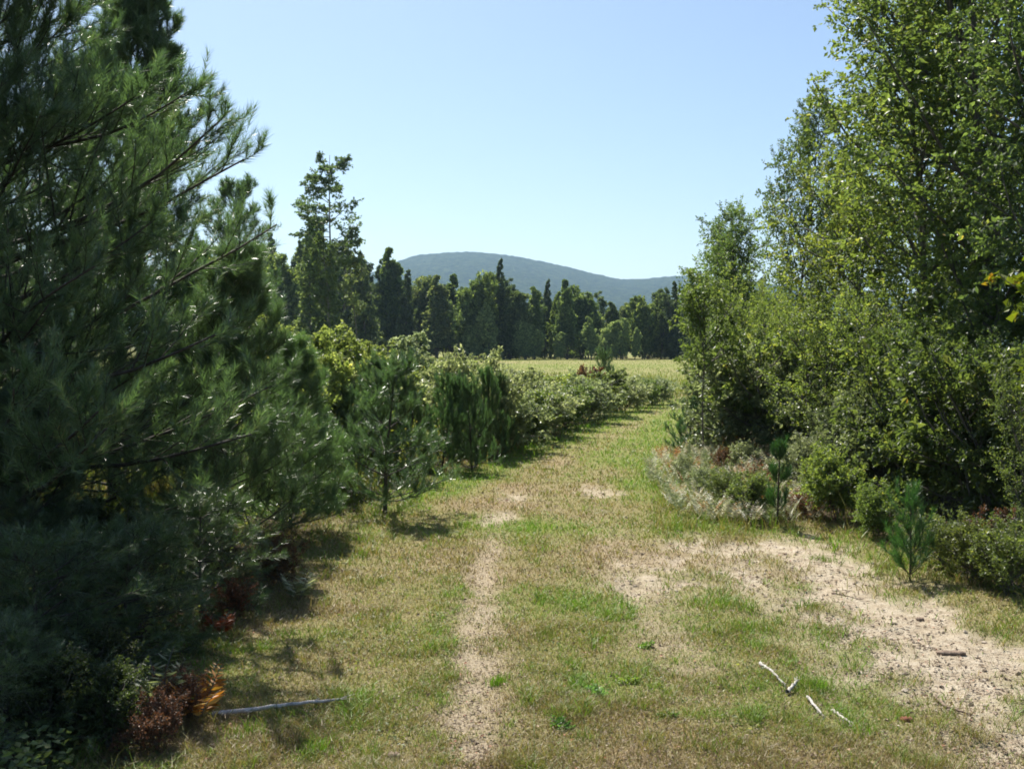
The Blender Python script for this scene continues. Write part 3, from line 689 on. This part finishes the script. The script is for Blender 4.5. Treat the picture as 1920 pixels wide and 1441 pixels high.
p5 = pine(45, .66, .22, step=.19, nb=4, z0=.07, nl=.085, nw=.0032, per=34, sec=3, ter=1, trunk_r=.009, mat=M_PINE_B, upc=.7, up=.1, e0=.5, e1=1.1, shape=.3, sp=.55, lr=(.5, 1.3), l2f=.7)
g = G(1706, 1092); place(p5, "young_pine", g[0], g[1], "bright green little pine at the edge of the sand", "pine tree", None, 0)
p6 = pine(46, .95, .2, step=.3, nb=4, z0=.2, nl=.09, nw=.004, per=26, sec=3, ter=2, trunk_r=.012, mat=M_PINE_B, upc=.9, up=.1, e0=.5, e1=1.1, shape=.6, sp=.45)
g = G(1458, 985); place(p6, "young_pine", g[0], g[1], "little pine with a single long leader standing in the ferns", "pine tree", None, 0, 1.0, .95, (.8, .8, .9))
g = G(1292, 850); place(p2, "young_pine", g[0], g[1], "round dark little pine at the right edge of the track", "pine tree", None, 2, 1.05, .62, (.6, .75, .75))

# ------------------------------------------------------------------ near left understorey
ud = [broad(91, 1.25, .8, stems=7, n1=9, n2=6, n3=4, lv=9, leaf=.05, tr=.012, mat=M_LEAF, prof='x', names=("stem", "foliage")),
      broad(92, .55, .40, stems=9, n1=7, n2=5, n3=3, lv=9, leaf=.028, tr=.004, mat=M_RUST, prof='x', names=("stem", "foliage"))]
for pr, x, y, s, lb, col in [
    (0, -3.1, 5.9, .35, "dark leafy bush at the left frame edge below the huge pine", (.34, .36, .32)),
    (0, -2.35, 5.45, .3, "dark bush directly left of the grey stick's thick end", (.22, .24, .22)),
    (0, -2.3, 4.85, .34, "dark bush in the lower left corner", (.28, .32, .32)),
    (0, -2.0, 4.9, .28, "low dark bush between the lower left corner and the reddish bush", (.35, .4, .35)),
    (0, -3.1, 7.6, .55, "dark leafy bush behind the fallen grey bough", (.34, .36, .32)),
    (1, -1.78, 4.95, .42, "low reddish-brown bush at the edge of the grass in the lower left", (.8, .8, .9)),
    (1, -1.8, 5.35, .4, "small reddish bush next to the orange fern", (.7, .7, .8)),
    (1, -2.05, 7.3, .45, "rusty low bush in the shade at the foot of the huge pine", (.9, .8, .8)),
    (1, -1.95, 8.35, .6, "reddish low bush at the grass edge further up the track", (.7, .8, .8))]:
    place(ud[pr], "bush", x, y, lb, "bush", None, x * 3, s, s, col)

def fern_mesh(name, seed, mat, n=7, L=.45, wp=.09):
    rng = np.random.default_rng(seed); wood, lf = Acc(), Acc()
    a = rng.random(n) * 6.28; st = np.zeros((n, 3))
    fr = grow(st, np.stack([np.cos(a) * .45, np.sin(a) * .45, np.ones(n)], -1), L * rng.uniform(.8, 1.2, n), 9, -.075, .04, rng)
    tubes(wood, fr, np.full((n, 9), .0025), 3)
    K = 22; t = np.tile(np.repeat(np.linspace(.25, .98, K // 2), 2), (n, 1)); p, T = along(fr, t)
    side = norm(np.cross(T, np.array([0, 0, 1.]))) * np.where(np.arange(K) % 2, 1, -1)[None, :, None]
    ax = (side + T * .35 + rng.normal(0, .08, side.shape)).reshape(-1, 3); ln = (wp * 1.6 * np.sin(np.pi * np.clip(t * .9 + .1, 0, 1)) + .012).reshape(-1)
    leaves(lf, p.reshape(-1, 3), ax, ln, ln * .24, rng, .05, .6)
    return wood, lf
wd, lf = fern_mesh("fern", 3, M_ORANGE, 8, .30, .06)
of = [("stem", wd.mesh("fern_stem", M_BARK_G)), ("foliage", lf.mesh("fern_foliage", M_ORANGE))]
g = G(372, 1345); place(of, "fern", g[0], g[1], "orange autumn fern at the thick end of the grey stick", "fern", None, .5, 1.0)
g = G(440, 1190); place(of, "fern", g[0] - .1, g[1], "red-brown dying fern in the shade below the huge pine", "fern", None, 2.5, .75, None, (.6, .3, .4))
wd, lf = fern_mesh("fern", 4, M_LEAF_G, 7, .3, .07)
gf = [("stem", wd.mesh("fern_stem", M_BARK_G)), ("foliage", lf.mesh("fern_foliage", M_LEAF_G))]
for px, py, s, lb in [(300, 1330, 1.1, "pale green fern left of the orange fern"), (60, 1400, 1.3, "grey-green fern in the lower left corner"), (560, 1120, .9, "green fern at the grass edge under the pines")]:
    g = G(px, py); place(gf, "fern", g[0], g[1], lb, "fern", None, px, s)
# mass of bleached ferns at the right verge: one uncountable patch
FA = Acc(); rf = np.random.default_rng(17)
poly = [G(*p) for p in [(1212, 915), (1228, 868), (1330, 850), (1540, 850), (1560, 930), (1530, 985), (1380, 985), (1262, 962)]]
_, lm = fern_mesh("fern", 8, M_FERN, 6, .36, .035)
lv0, lf0, lt0 = np.concatenate(lm.v), np.concatenate(lm.t3), np.concatenate(lm.tint)
for i in range(420):
    q = G(rf.uniform(1205, 1565), rf.uniform(848, 995))
    if not inside(np.array([q[0]]), np.array([q[1]]), poly)[0]: continue
    s = rf.uniform(.4, 1.05); a = rf.uniform(0, 6.28); ca, sa = math.cos(a), math.sin(a)
    v = lv0 * s * np.array([1, 1, rf.uniform(.8, 1.5)]); v[:, 2] += v[:, 0] * rf.uniform(-.3, .3); v = np.stack([v[:, 0] * ca - v[:, 1] * sa + q[0], v[:, 0] * sa + v[:, 1] * ca + q[1], v[:, 2] + H1(*q)], -1)
    base = .15 + .75 * rf.random() * (.55 + 1.1 * float(fbm(np.array([q[0]]), np.array([q[1]]), 2, 1.6)[0]))
    FA.add(v, lf0, np.clip(lt0 * .3 + base - .1, 0, 1))
o = link_obj("ferns", FA.mesh("ferns", M_FERN), kind="stuff", label="bleached and drying ferns massed at the right verge of the track", category="ferns")

# yellow maple twigs at the right frame edge and a lone yellow leaf sprig in the big pine
my = broad(95, 3.1, .8, stems=2, n1=10, n2=4, n3=2, lv=5, leaf=.07, lw=.95, z0=.35, mat=M_YEL, tr=.014, prof='x', names=("stem", "foliage"))
place(my, "maple_sapling", XP(1960, 8.4), 8.4, "maple sapling with large yellow leaves at the right frame edge", "sapling", None, .4, 1.0)

# ------------------------------------------------------------------ grass, weeds, litter, stones
def scatter(n, r0, r1, a0=-33, a1=33, seed=1, power=1.0):
    rg = np.random.default_rng(seed); u = rg.random(n)
    r = (r0 ** -power + u * (r1 ** -power - r0 ** -power)) ** (-1 / power)      # even in the view, thinner with distance
    th = np.radians(rg.uniform(a0, a1, n)); return r * np.sin(th), r * np.cos(th), rg

def blades(acc, x, y, z, h, wd, lean, rg, tint):
    n = len(x); a = rg.random(n) * 6.28; b = rg.random(n) * 6.28
    base = np.stack([x, y, z - .004], -1); s = np.stack([np.cos(a), np.sin(a), np.zeros(n)], -1) * wd[:, None] / 2
    d = np.stack([np.cos(b) * lean, np.sin(b) * lean, np.ones(n)], -1)
    mid = base + norm(d * np.array([.5, .5, 1])) * h[:, None] * .55; tip = base + norm(d) * h[:, None]
    V = np.stack([base - s, base + s, mid + s * .7, mid - s * .7, tip], 1); k = np.arange(n)[:, None] * 5
    F = np.concatenate([k + [[0, 1, 2]], k + [[0, 2, 3]], k + [[3, 2, 4]]]); acc.add(V, F, np.repeat(tint, 5))

A = Acc()
x, y, rg = scatter(430000, 3.9, 42, -31, 31, 2, .9)
sand, rut, green, litter, dt, ds = masks(x, y)
cl = fbm(x, y, 3, 4.0)
keep = rg.random(len(x)) < (1 - np.clip(sand * 1.05, 0, .985)) * (1 - rut * .75) * (1 - .6 * litter) * (.35 + 1.1 * cl)
x, y, green, dt, cl, rut, litter, sand = [q[keep] for q in (x, y, green, dt, cl, rut, litter, sand)]
z = hgt(x, y); d = np.hypot(x, y); n = len(x)
h = (.022 + .035 * rg.random(n) + .05 * smooth(.52, .72, cl) * rg.random(n)) * (1 - .5 * rut) * (1 + smooth(8, 25, d) * .5)
edge = np.exp(-((dt - .0) / .35) ** 2) * smooth(8, 10, d); h *= 1 + 1.0 * edge * rg.random(n)
h = np.where((dt < -.5) & (d > 9), h * 1.8, h)
wd = .0035 * np.maximum(1, d / 5.0) * (.7 + .6 * rg.random(n))
tint = np.clip(green * .85 + (rg.random(n) - .5) * .8 + .06, 0, 1)
tall_ = rg.random(n) < .03 * (rut < .3); h = np.where(tall_, h * 2.2, h); tint = np.where(tall_, np.where(rg.random(n) < .6, .22, .6), tint)
tf = smooth(.60, .68, fbm(x + 31, y + 7, 3, 6.5)); h = h * (1 + .8 * tf * (rut < .4)); tint = np.clip(tint + .25 * tf, 0, 1)
blades(A, x, y, z, h, wd, .7 + .9 * rg.random(n), rg, tint)
rg = np.random.default_rng(61); q = np.array([G(a, b) for a, b in zip(rg.uniform(1225, 1620, 5200), rg.uniform(846, 1000, 5200))]); q = q[(sdist(q[:, 0], q[:, 1], SAND) < -.05) & (fbm(q[:, 0], q[:, 1], 3, 2.2) > .5)]
n = len(q); blades(A, q[:, 0], q[:, 1], hgt(q[:, 0], q[:, 1]), rg.uniform(.08, .34, n), np.full(n, .006), .1 + .7 * rg.random(n), rg, rg.choice([.2, .25, .5, .75, .9], n) + rg.normal(0, .05, n))
link_obj("grass", A.mesh("grass", M_GRASS), kind="stuff", label="short patchy green and straw-coloured grass over the track and verges", category="grass")

# rough tall grass and weeds between the track and the field, and across the field
A = Acc()
x, y, rg = scatter(120000, 12, 150, -30, 24, 3, .6)
sand, rut, green, litter, dt, ds = masks(x, y)
keep = ((dt < -.35) & ((x < .0) | (y > 30))) & (rg.random(len(x)) < .9)
x, y, green = x[keep], y[keep], green[keep]; n = len(x); d = np.hypot(x, y)
h = np.where(y < 45, .22, .10) * smooth(-.2, -1.2, dt[keep] if len(dt) != n else dt) * (.5 + rg.random(n)); wd = .012 * np.maximum(1, d / 22) * (.6 + .8 * rg.random(n))
tint = np.clip(green * .6 + rg.random(n) * .45 + .08, 0, 1)
blades(A, x, y, hgt(x, y), h, wd, .15 + .4 * rg.random(n), rg, tint)
link_obj("field_grass", A.mesh("field_grass", M_GRASS), kind="stuff", label="rough tan and green grass of the open field behind the shrubs", category="grass")

# tall leafy weeds with pale seed heads in the rough growth
A = Acc()
rg = np.random.default_rng(44)
x = rg.uniform(-14, 9, 9000); y = rg.uniform(13, 46, 9000)
dt = sdist(x, y, TRACK)
keep = (dt < -.35) & (dt > -14) & ((x < y * .16) | (y > 27)) & (x > -.24 * y - .5) & (rg.random(9000) < .8 * (.3 + 1.2 * (fbm(x, y, 3, .5) > .5)))
x, y = x[keep], y[keep]; n = len(x); z = hgt(x, y)
hh = rg.uniform(.6, 1.15, n) * np.interp(y, [13, 25, 46], [.85, 1.15, .7])
st = grow(np.stack([x, y, z], -1), np.stack([rg.normal(0, .12, n), rg.normal(0, .12, n), np.ones(n)], -1), hh, 5, .02, .05, rg)
tubes(A, st, np.full((n, 5), .0035), 3, .15)
K = 26; t = rg.uniform(.25, 1, (n, K)); p, T = along(st, t); tone_ = np.repeat(rg.random(n), K)
ax = rg.normal(0, 1, (n * K, 3)) + np.array([0, 0, .7]); top_ = (t.reshape(-1) > .86)
sz = .075 * rg.uniform(.6, 1.2, n * K) * np.where(top_, .6, 1); leaves(A, p.reshape(-1, 3), ax, sz, sz * .35, rg, .1, .3, np.clip(tone_ * .45 + .05 + .35 * top_ * (tone_ > .5) * np.repeat(y < 28, K), 0, 1))
M_WEED = leaf_mat("weed_leaves", [(0, (.10, .12, .03)), (.35, (.16, .19, .05)), (.6, (.22, .22, .07)), (.8, (.38, .34, .18)), (1, (.5, .45, .34))], .45)
link_obj("weeds", A.mesh("weeds", M_WEED), kind="stuff", label="tall leafy weeds with pale seed heads between the track and the field", category="weeds")

# low leafy ground cover below the thicket and the pines
A = Acc()
x, y, rg = scatter(150000, 4.2, 30, -31, 31, 4, .9)
sand, rut, green, litter, dt, ds = masks(x, y)
keep = (rg.random(len(x)) < litter * .55 * smooth(.35, .6, fbm(x, y, 3, 1.5)) * 1.4 + .03 * (dt > 0) * (1 - sand) * smooth(.6, .72, fbm(x + 9, y, 3, 2.5)) * 8) & (sand < .3)
x, y, litter = x[keep], y[keep], litter[keep]; n = len(x)
z = hgt(x, y) + rg.random(n) ** 1.4 * np.where(litter > .5, .22, .03)
ax = rg.normal(0, 1, (n, 3)) * np.array([1, 1, .35])
sz = np.where(litter > .5, .045, .026) * rg.uniform(.6, 1.3, n) * np.maximum(1, np.hypot(x, y) / 12)
leaves(A, np.stack([x, y, z], -1), ax, sz, sz * .55, rg, .15, .6, rg.random(n) * .93)
link_obj("ground_cover", A.mesh("ground_cover", M_LEAF), kind="stuff", label="low leafy ground cover creeping along both verges", category="ground cover")

# dead leaves, bits of bark and straw lying about
A = Acc()
x, y, rg = scatter(110000, 3.9, 24, -31, 31, 5, .9)
sand, rut, green, litter, dt, ds = masks(x, y)
cl = fbm(x + 20, y, 3, 2.2)
keep = rg.random(len(x)) < .25 + .9 * sand * np.exp(-(seg_dist(x, y, DEBRIS) / .33) ** 2) + .5 * rut + sand * .55 * smooth(.42, .62, cl) + .3 * litter
x, y = x[keep], y[keep]; n = len(x)
ax = rg.normal(0, 1, (n, 3)) * np.array([1, 1, .18]); sz = .018 * rg.uniform(.4, 1.7, n) * np.maximum(1, np.hypot(x, y) / 7)
leaves(A, np.stack([x, y, hgt(x, y) + .006 + .008 * rg.random(n)], -1), ax, sz, sz * rg.uniform(.15, .7, n), rg, .3, .75)
link_obj("leaf_litter", A.mesh("leaf_litter", M_LITTER), kind="stuff", label="dead leaves, straw and bark scraps scattered over track and sand", category="leaf litter")

A = Acc()
x, y, rg = scatter(14000, 3.9, 14, 2, 31, 6, .9)
sand, *_ , ds = masks(x, y); keep = rg.random(len(x)) < sand * .8 * smooth(.38, .6, fbm(x + 7, y + 3, 3, 2.8)); x, y = x[keep], y[keep]; n = len(x)
s = .006 + .016 * rg.random(n) ** 4
oc = np.array([[1, 0, 0], [-1, 0, 0], [0, 1, 0], [0, -1, 0], [0, 0, .6], [0, 0, -.6]], float)
V = (oc[None] * rg.uniform(.6, 1.3, (n, 6, 1))) * s[:, None, None]; a = rg.random(n) * 6.28
V = np.stack([V[..., 0] * np.cos(a)[:, None] - V[..., 1] * np.sin(a)[:, None], V[..., 0] * np.sin(a)[:, None] + V[..., 1] * np.cos(a)[:, None], V[..., 2]], -1) + np.stack([x, y, hgt(x, y) + s * .3], -1)[:, None]
ft = np.array([[0, 2, 4], [2, 1, 4], [1, 3, 4], [3, 0, 4], [2, 0, 5], [1, 2, 5], [3, 1, 5], [0, 3, 5]])
A.add(V, (ft[None] + np.arange(n)[:, None, None] * 6).reshape(-1, 3), np.repeat(rg.random(n), 6))
M_STONE = leaf_mat("pebble_stone", [(0, (.12, .09, .06)), (.5, (.28, .22, .16)), (1, (.48, .41, .32))], 0, .8, .3)
link_obj("gravel", A.mesh("gravel", M_STONE), kind="stuff", label="small stones and clods strewn over the bare sand", category="gravel")

# ------------------------------------------------------------------ sticks, bark, tufts
def stick(name, pts, r, mat, label, cat, seed=0, twigs=3, group=None, splinter=True):
    rg = np.random.default_rng(seed); P = 16
    p = np.array(pts, float); u = np.linspace(0, len(p) - 1, P); i = np.minimum(u.astype(int), len(p) - 2); c = p[i] + (p[i + 1] - p[i]) * (u - i)[:, None]
    c = c + rg.normal(0, r * .18, c.shape)
    o0 = c[0].copy(); root = thing(name, o0, label, cat, group)
    a = Acc(); tubes(a, (c - o0)[None], (r * np.linspace(1, .55, P) * (1 + rg.normal(0, .07, P)))[None], 8)
    if splinter:
        st = np.repeat((c[-1] - o0)[None], 6, 0) - (c[-1] - c[-3])[None] * .2; dr = norm(c[-1] - c[-3])[None] + rg.normal(0, .22, (6, 3)); dr[:, 2] += .08
        sp_ = grow(st, dr, rg.uniform(3, 8, 6) * r, 4, 0, .1, rg); tubes(a, sp_, np.linspace(r * .28, r * .06, 4)[None].repeat(6, 0), 4)
    link_obj("shaft", a.mesh("shaft", mat, True), root)
    if twigs:
        b = Acc(); q, dr, t, _ = spawn((c - o0)[None], twigs, .2, .95, .8, .2, rg, .4); dr[:, 2] = np.abs(dr[:, 2]) * .4
        tw = grow(q, dr, rg.uniform(3, 6, len(q)) * r, 4, 0, .1, rg); tubes(b, tw, np.linspace(r * .25, r * .1, 4)[None].repeat(len(q), 0), 4)
        link_obj("twig", b.mesh("twig", mat, True), root)
    return root
def g3(px, py, dz): g = G(px, py, dz); return [g[0], g[1], H1(*g) + dz]
M_STICK = bark_mat("weathered_wood", (.30, .26, .24), (.68, .62, .58), 30)
M_BIRCH = bark_mat("white_birch_bark", (.20, .18, .16), (.62, .58, .54), 45)
M_CHUNK = bark_mat("brown_wood", (.09, .06, .04), (.24, .17, .12), 30)
stick("dead_stick", [g3(398, 1336, .02), g3(480, 1327, .035), g3(560, 1318, .035), g3(640, 1309, .03)], .014, M_STICK, "long grey dead stick lying in the grass at the lower left", "stick", 1, 2)
stick("dead_stick", [g3(575, 1352, .008), g3(640, 1344, .008)], .004, M_STICK, "thin pale twig just below the long grey dead stick", "stick", 2, 0)
stick("birch_stick", [g3(1424, 1244, .02), g3(1446, 1258, .03), g3(1470, 1282, .02)], .011, M_BIRCH, "upper piece of broken white birch stick at the edge of the sand", "stick", 3, 3, "broken white birch pieces")
stick("birch_stick", [g3(1476, 1300, .02), g3(1488, 1284, .035), g3(1494, 1276, .03)], .012, M_BIRCH, "short middle piece of the broken white birch stick", "stick", 4, 2, "broken white birch pieces")
stick("birch_stick", [g3(1514, 1308, .02), g3(1530, 1326, .025), g3(1542, 1340, .015)], .009, M_BIRCH, "lower piece of broken white birch stick nearest the camera", "stick", 5, 3, "broken white birch pieces")
stick("dead_stick", [g3(1560, 1330, .01), g3(1590, 1352, .015)], .009, M_STICK, "dark grey twig just below the white birch pieces", "stick", 6, 2)
stick("dead_stick", [g3(1752, 1300, .01), g3(1775, 1325, .02), g3(1810, 1338, .01)], .010, M_CHUNK, "dark crooked stick on the sand in the lower right", "stick", 7, 2)
stick("dead_stick", [g3(1560, 1108, .008), g3(1612, 1118, .01)], .007, M_CHUNK, "thin dark stick lying across the upper sand", "stick", 8, 1)
stick("dead_bough", [[-3.6, 7.0, .05], [-2.9, 6.75, .42], [-2.45, 6.7, .62], [-2.3, 6.7, .75]], .02, M_BARK_G, "bare grey bough leaning out of the dark bushes below the huge pine", "bough", 9, 5)

# flat worn chunk of wood on the sand
def chunk(name, px, py, L, W_, Hh, mat, label, cat, seed):
    rg = np.random.default_rng(seed); g = G(px, py); a = Acc(); nu, nv = 22, 10
    u = np.linspace(-1, 1, nu)[:, None]; v = np.linspace(0, 2 * np.pi, nv, endpoint=False)[None]
    r = np.clip(1 - np.abs(u) ** 5, .0, 1) ** .6
    jx = vnoise(u * 3 + 9 + seed, v * .9 + 4) * .5 + .75
    X = u * L / 2 + 0 * v; Y = r * np.cos(v) * W_ / 2 * jx; Z = r * np.sin(v) * Hh / 2 * jx + Hh * .25
    i = np.arange(nu - 1)[:, None] * nv; j = np.arange(nv)[None]; k = (j + 1) % nv
    Q = np.stack([i + j, i + nv + j, i + nv + k, i + k], -1).reshape(-1, 4)
    a.add(np.stack([X, Y, Z], -1), Q); o = link_obj(name, a.mesh(name, mat, True), label=label, category=cat); o.location = (g[0], g[1], H1(*g)); o.rotation_euler = (0, .03, rg.uniform(-.1, .15)); return o
chunk("wood_chunk", 1783, 1226, .20, .07, .03, M_CHUNK, "flat brown chunk of wood lying on the bare sand", "wood chunk", 1)
chunk("stone", 1330 + 395, 1155, .06, .05, .03, M_CHUNK, "dark fist-sized stone on the sand above the brown wood chunk", "stone", 2)
chunk("stone", 738, 1424, .07, .05, .035, M_CHUNK, "small brown stone in the grass at the bottom left of the rut", "stone", 3)
chunk("stone", 1700, 1352, .07, .05, .03, leaf_mat("red_clod", [(0, (.2, .08, .05)), (1, (.2, .08, .05))], 0, .9, .2), "reddish clod on the littered sand at the bottom right", "stone", 4)

def tuft(seed, n, h, r, tint, wdt=.004):
    rg = np.random.default_rng(seed); a = Acc(); x = rg.normal(0, r, n); y = rg.normal(0, r, n)
    blades(a, x, y, np.zeros(n), h * rg.uniform(.5, 1.1, n), np.full(n, wdt), .2 + .5 * rg.random(n), rg, np.clip(tint + rg.normal(0, .08, n), 0, 1))
    k = 14; an = np.arange(k) * 6.283 / k; rr = r * 2.6
    a.add([[0, 0, .003]] + [[rr * math.cos(q), rr * math.sin(q), -.02] for q in an], [[0, 1 + i, 1 + (i + 1) % k] for i in range(k)], .1)
    return a
for n, (px, py, h, r, tn, lb) in enumerate([(936, 1278, .07, .035, .95, "bright green grass tuft on the right edge of the left rut"), (845, 1268, .07, .05, .7, "olive grass tuft on the left edge of the left rut"),
        (596, 1405, .09, .06, .97, "bright green grass tuft below the long grey stick"), (1385, 1185, .07, .08, .72, "olive grass tuft at the left edge of the sand"),
        (1520, 1290, .09, .07, .75, "olive grass tuft beside the white birch pieces"), (1030, 1195, .07, .07, .65, "yellowish grass tuft right of the left rut"),
        (1542, 1045, .08, .07, .8, "green grass tuft on the upper sand"), (470, 1375, .08, .08, .85, "green grass tuft left of the lowest bright tuft"), (1340, 1405, .07, .08, .7, "olive grass tuft near the bottom of the view")]):
    g = G(px, py); o = link_obj("grass_tuft", tuft(n, 170, h, r, tn).mesh("grass_tuft", M_GRASS), label=lb, category="grass tuft", group="grass tufts on the track"); o.location = (g[0], g[1], H1(*g))
wl = broad(97, .05, .06, stems=5, n1=5, n2=3, n3=0, lv=5, leaf=.022, tr=.0015, mat=M_LEAF_Y, prof='x', names=("stem", "foliage"))
for px, py, s, lb, col in [(1180, 1280, 1.1, "bright yellow-green weed in the grass strip", (1.1, 1.25, .6)), (1122, 1305, 1.2, "pale green broad-leaved weed in the grass strip", (.8, 1.2, .9)),
                           (1050, 1368, 1.1, "dark green weed below the pale broad-leaved weed", (.4, .7, .4)), (1212, 1210, 1.0, "green weed at the right rim of the grass strip", (.7, 1., .5)), (1255, 1345, .9, "small green weed right of the dark green weed", (.6, .9, .4))]:
    g = G(px, py); place(wl, "weed", g[0], g[1], lb, "weed", "weeds in the grass strip", px, s * .8, s * .7, tuple(c * 1.3 for c in col))

# ------------------------------------------------------------------ haze
def haze():
    x0, x1, y0, y1, z0, z1 = -12000, 12000, -12000, 12000, -60, 330
    V = [(x, y, z) for z in (z0, z1) for y in (y0, y1) for x in (x0, x1)]
    F = [(0, 2, 3, 1), (4, 5, 7, 6), (0, 1, 5, 4), (2, 6, 7, 3), (0, 4, 6, 2), (1, 3, 7, 5)]
    me = bpy.data.meshes.new("haze"); me.from_pydata(V, [], F)
    m = bpy.data.materials.new("haze"); m.use_nodes = True; nt = m.node_tree; nt.nodes.clear()
    out = nt.nodes.new("ShaderNodeOutputMaterial"); v = nt.nodes.new("ShaderNodeVolumePrincipled")
    v.inputs["Color"].default_value = (.52, .77, 1, 1); v.inputs["Density"]  .default_value = .00012; v.inputs["Anisotropy"].default_value = .3
    nt.links.new(v.outputs[0], out.inputs["Volume"]); me.materials.append(m)
    link_obj("haze", me, kind="stuff", label="thin blue haze over the hill", category="haze")
haze()
print("TRIS", sum(len(m.polygons) for m in bpy.data.meshes))
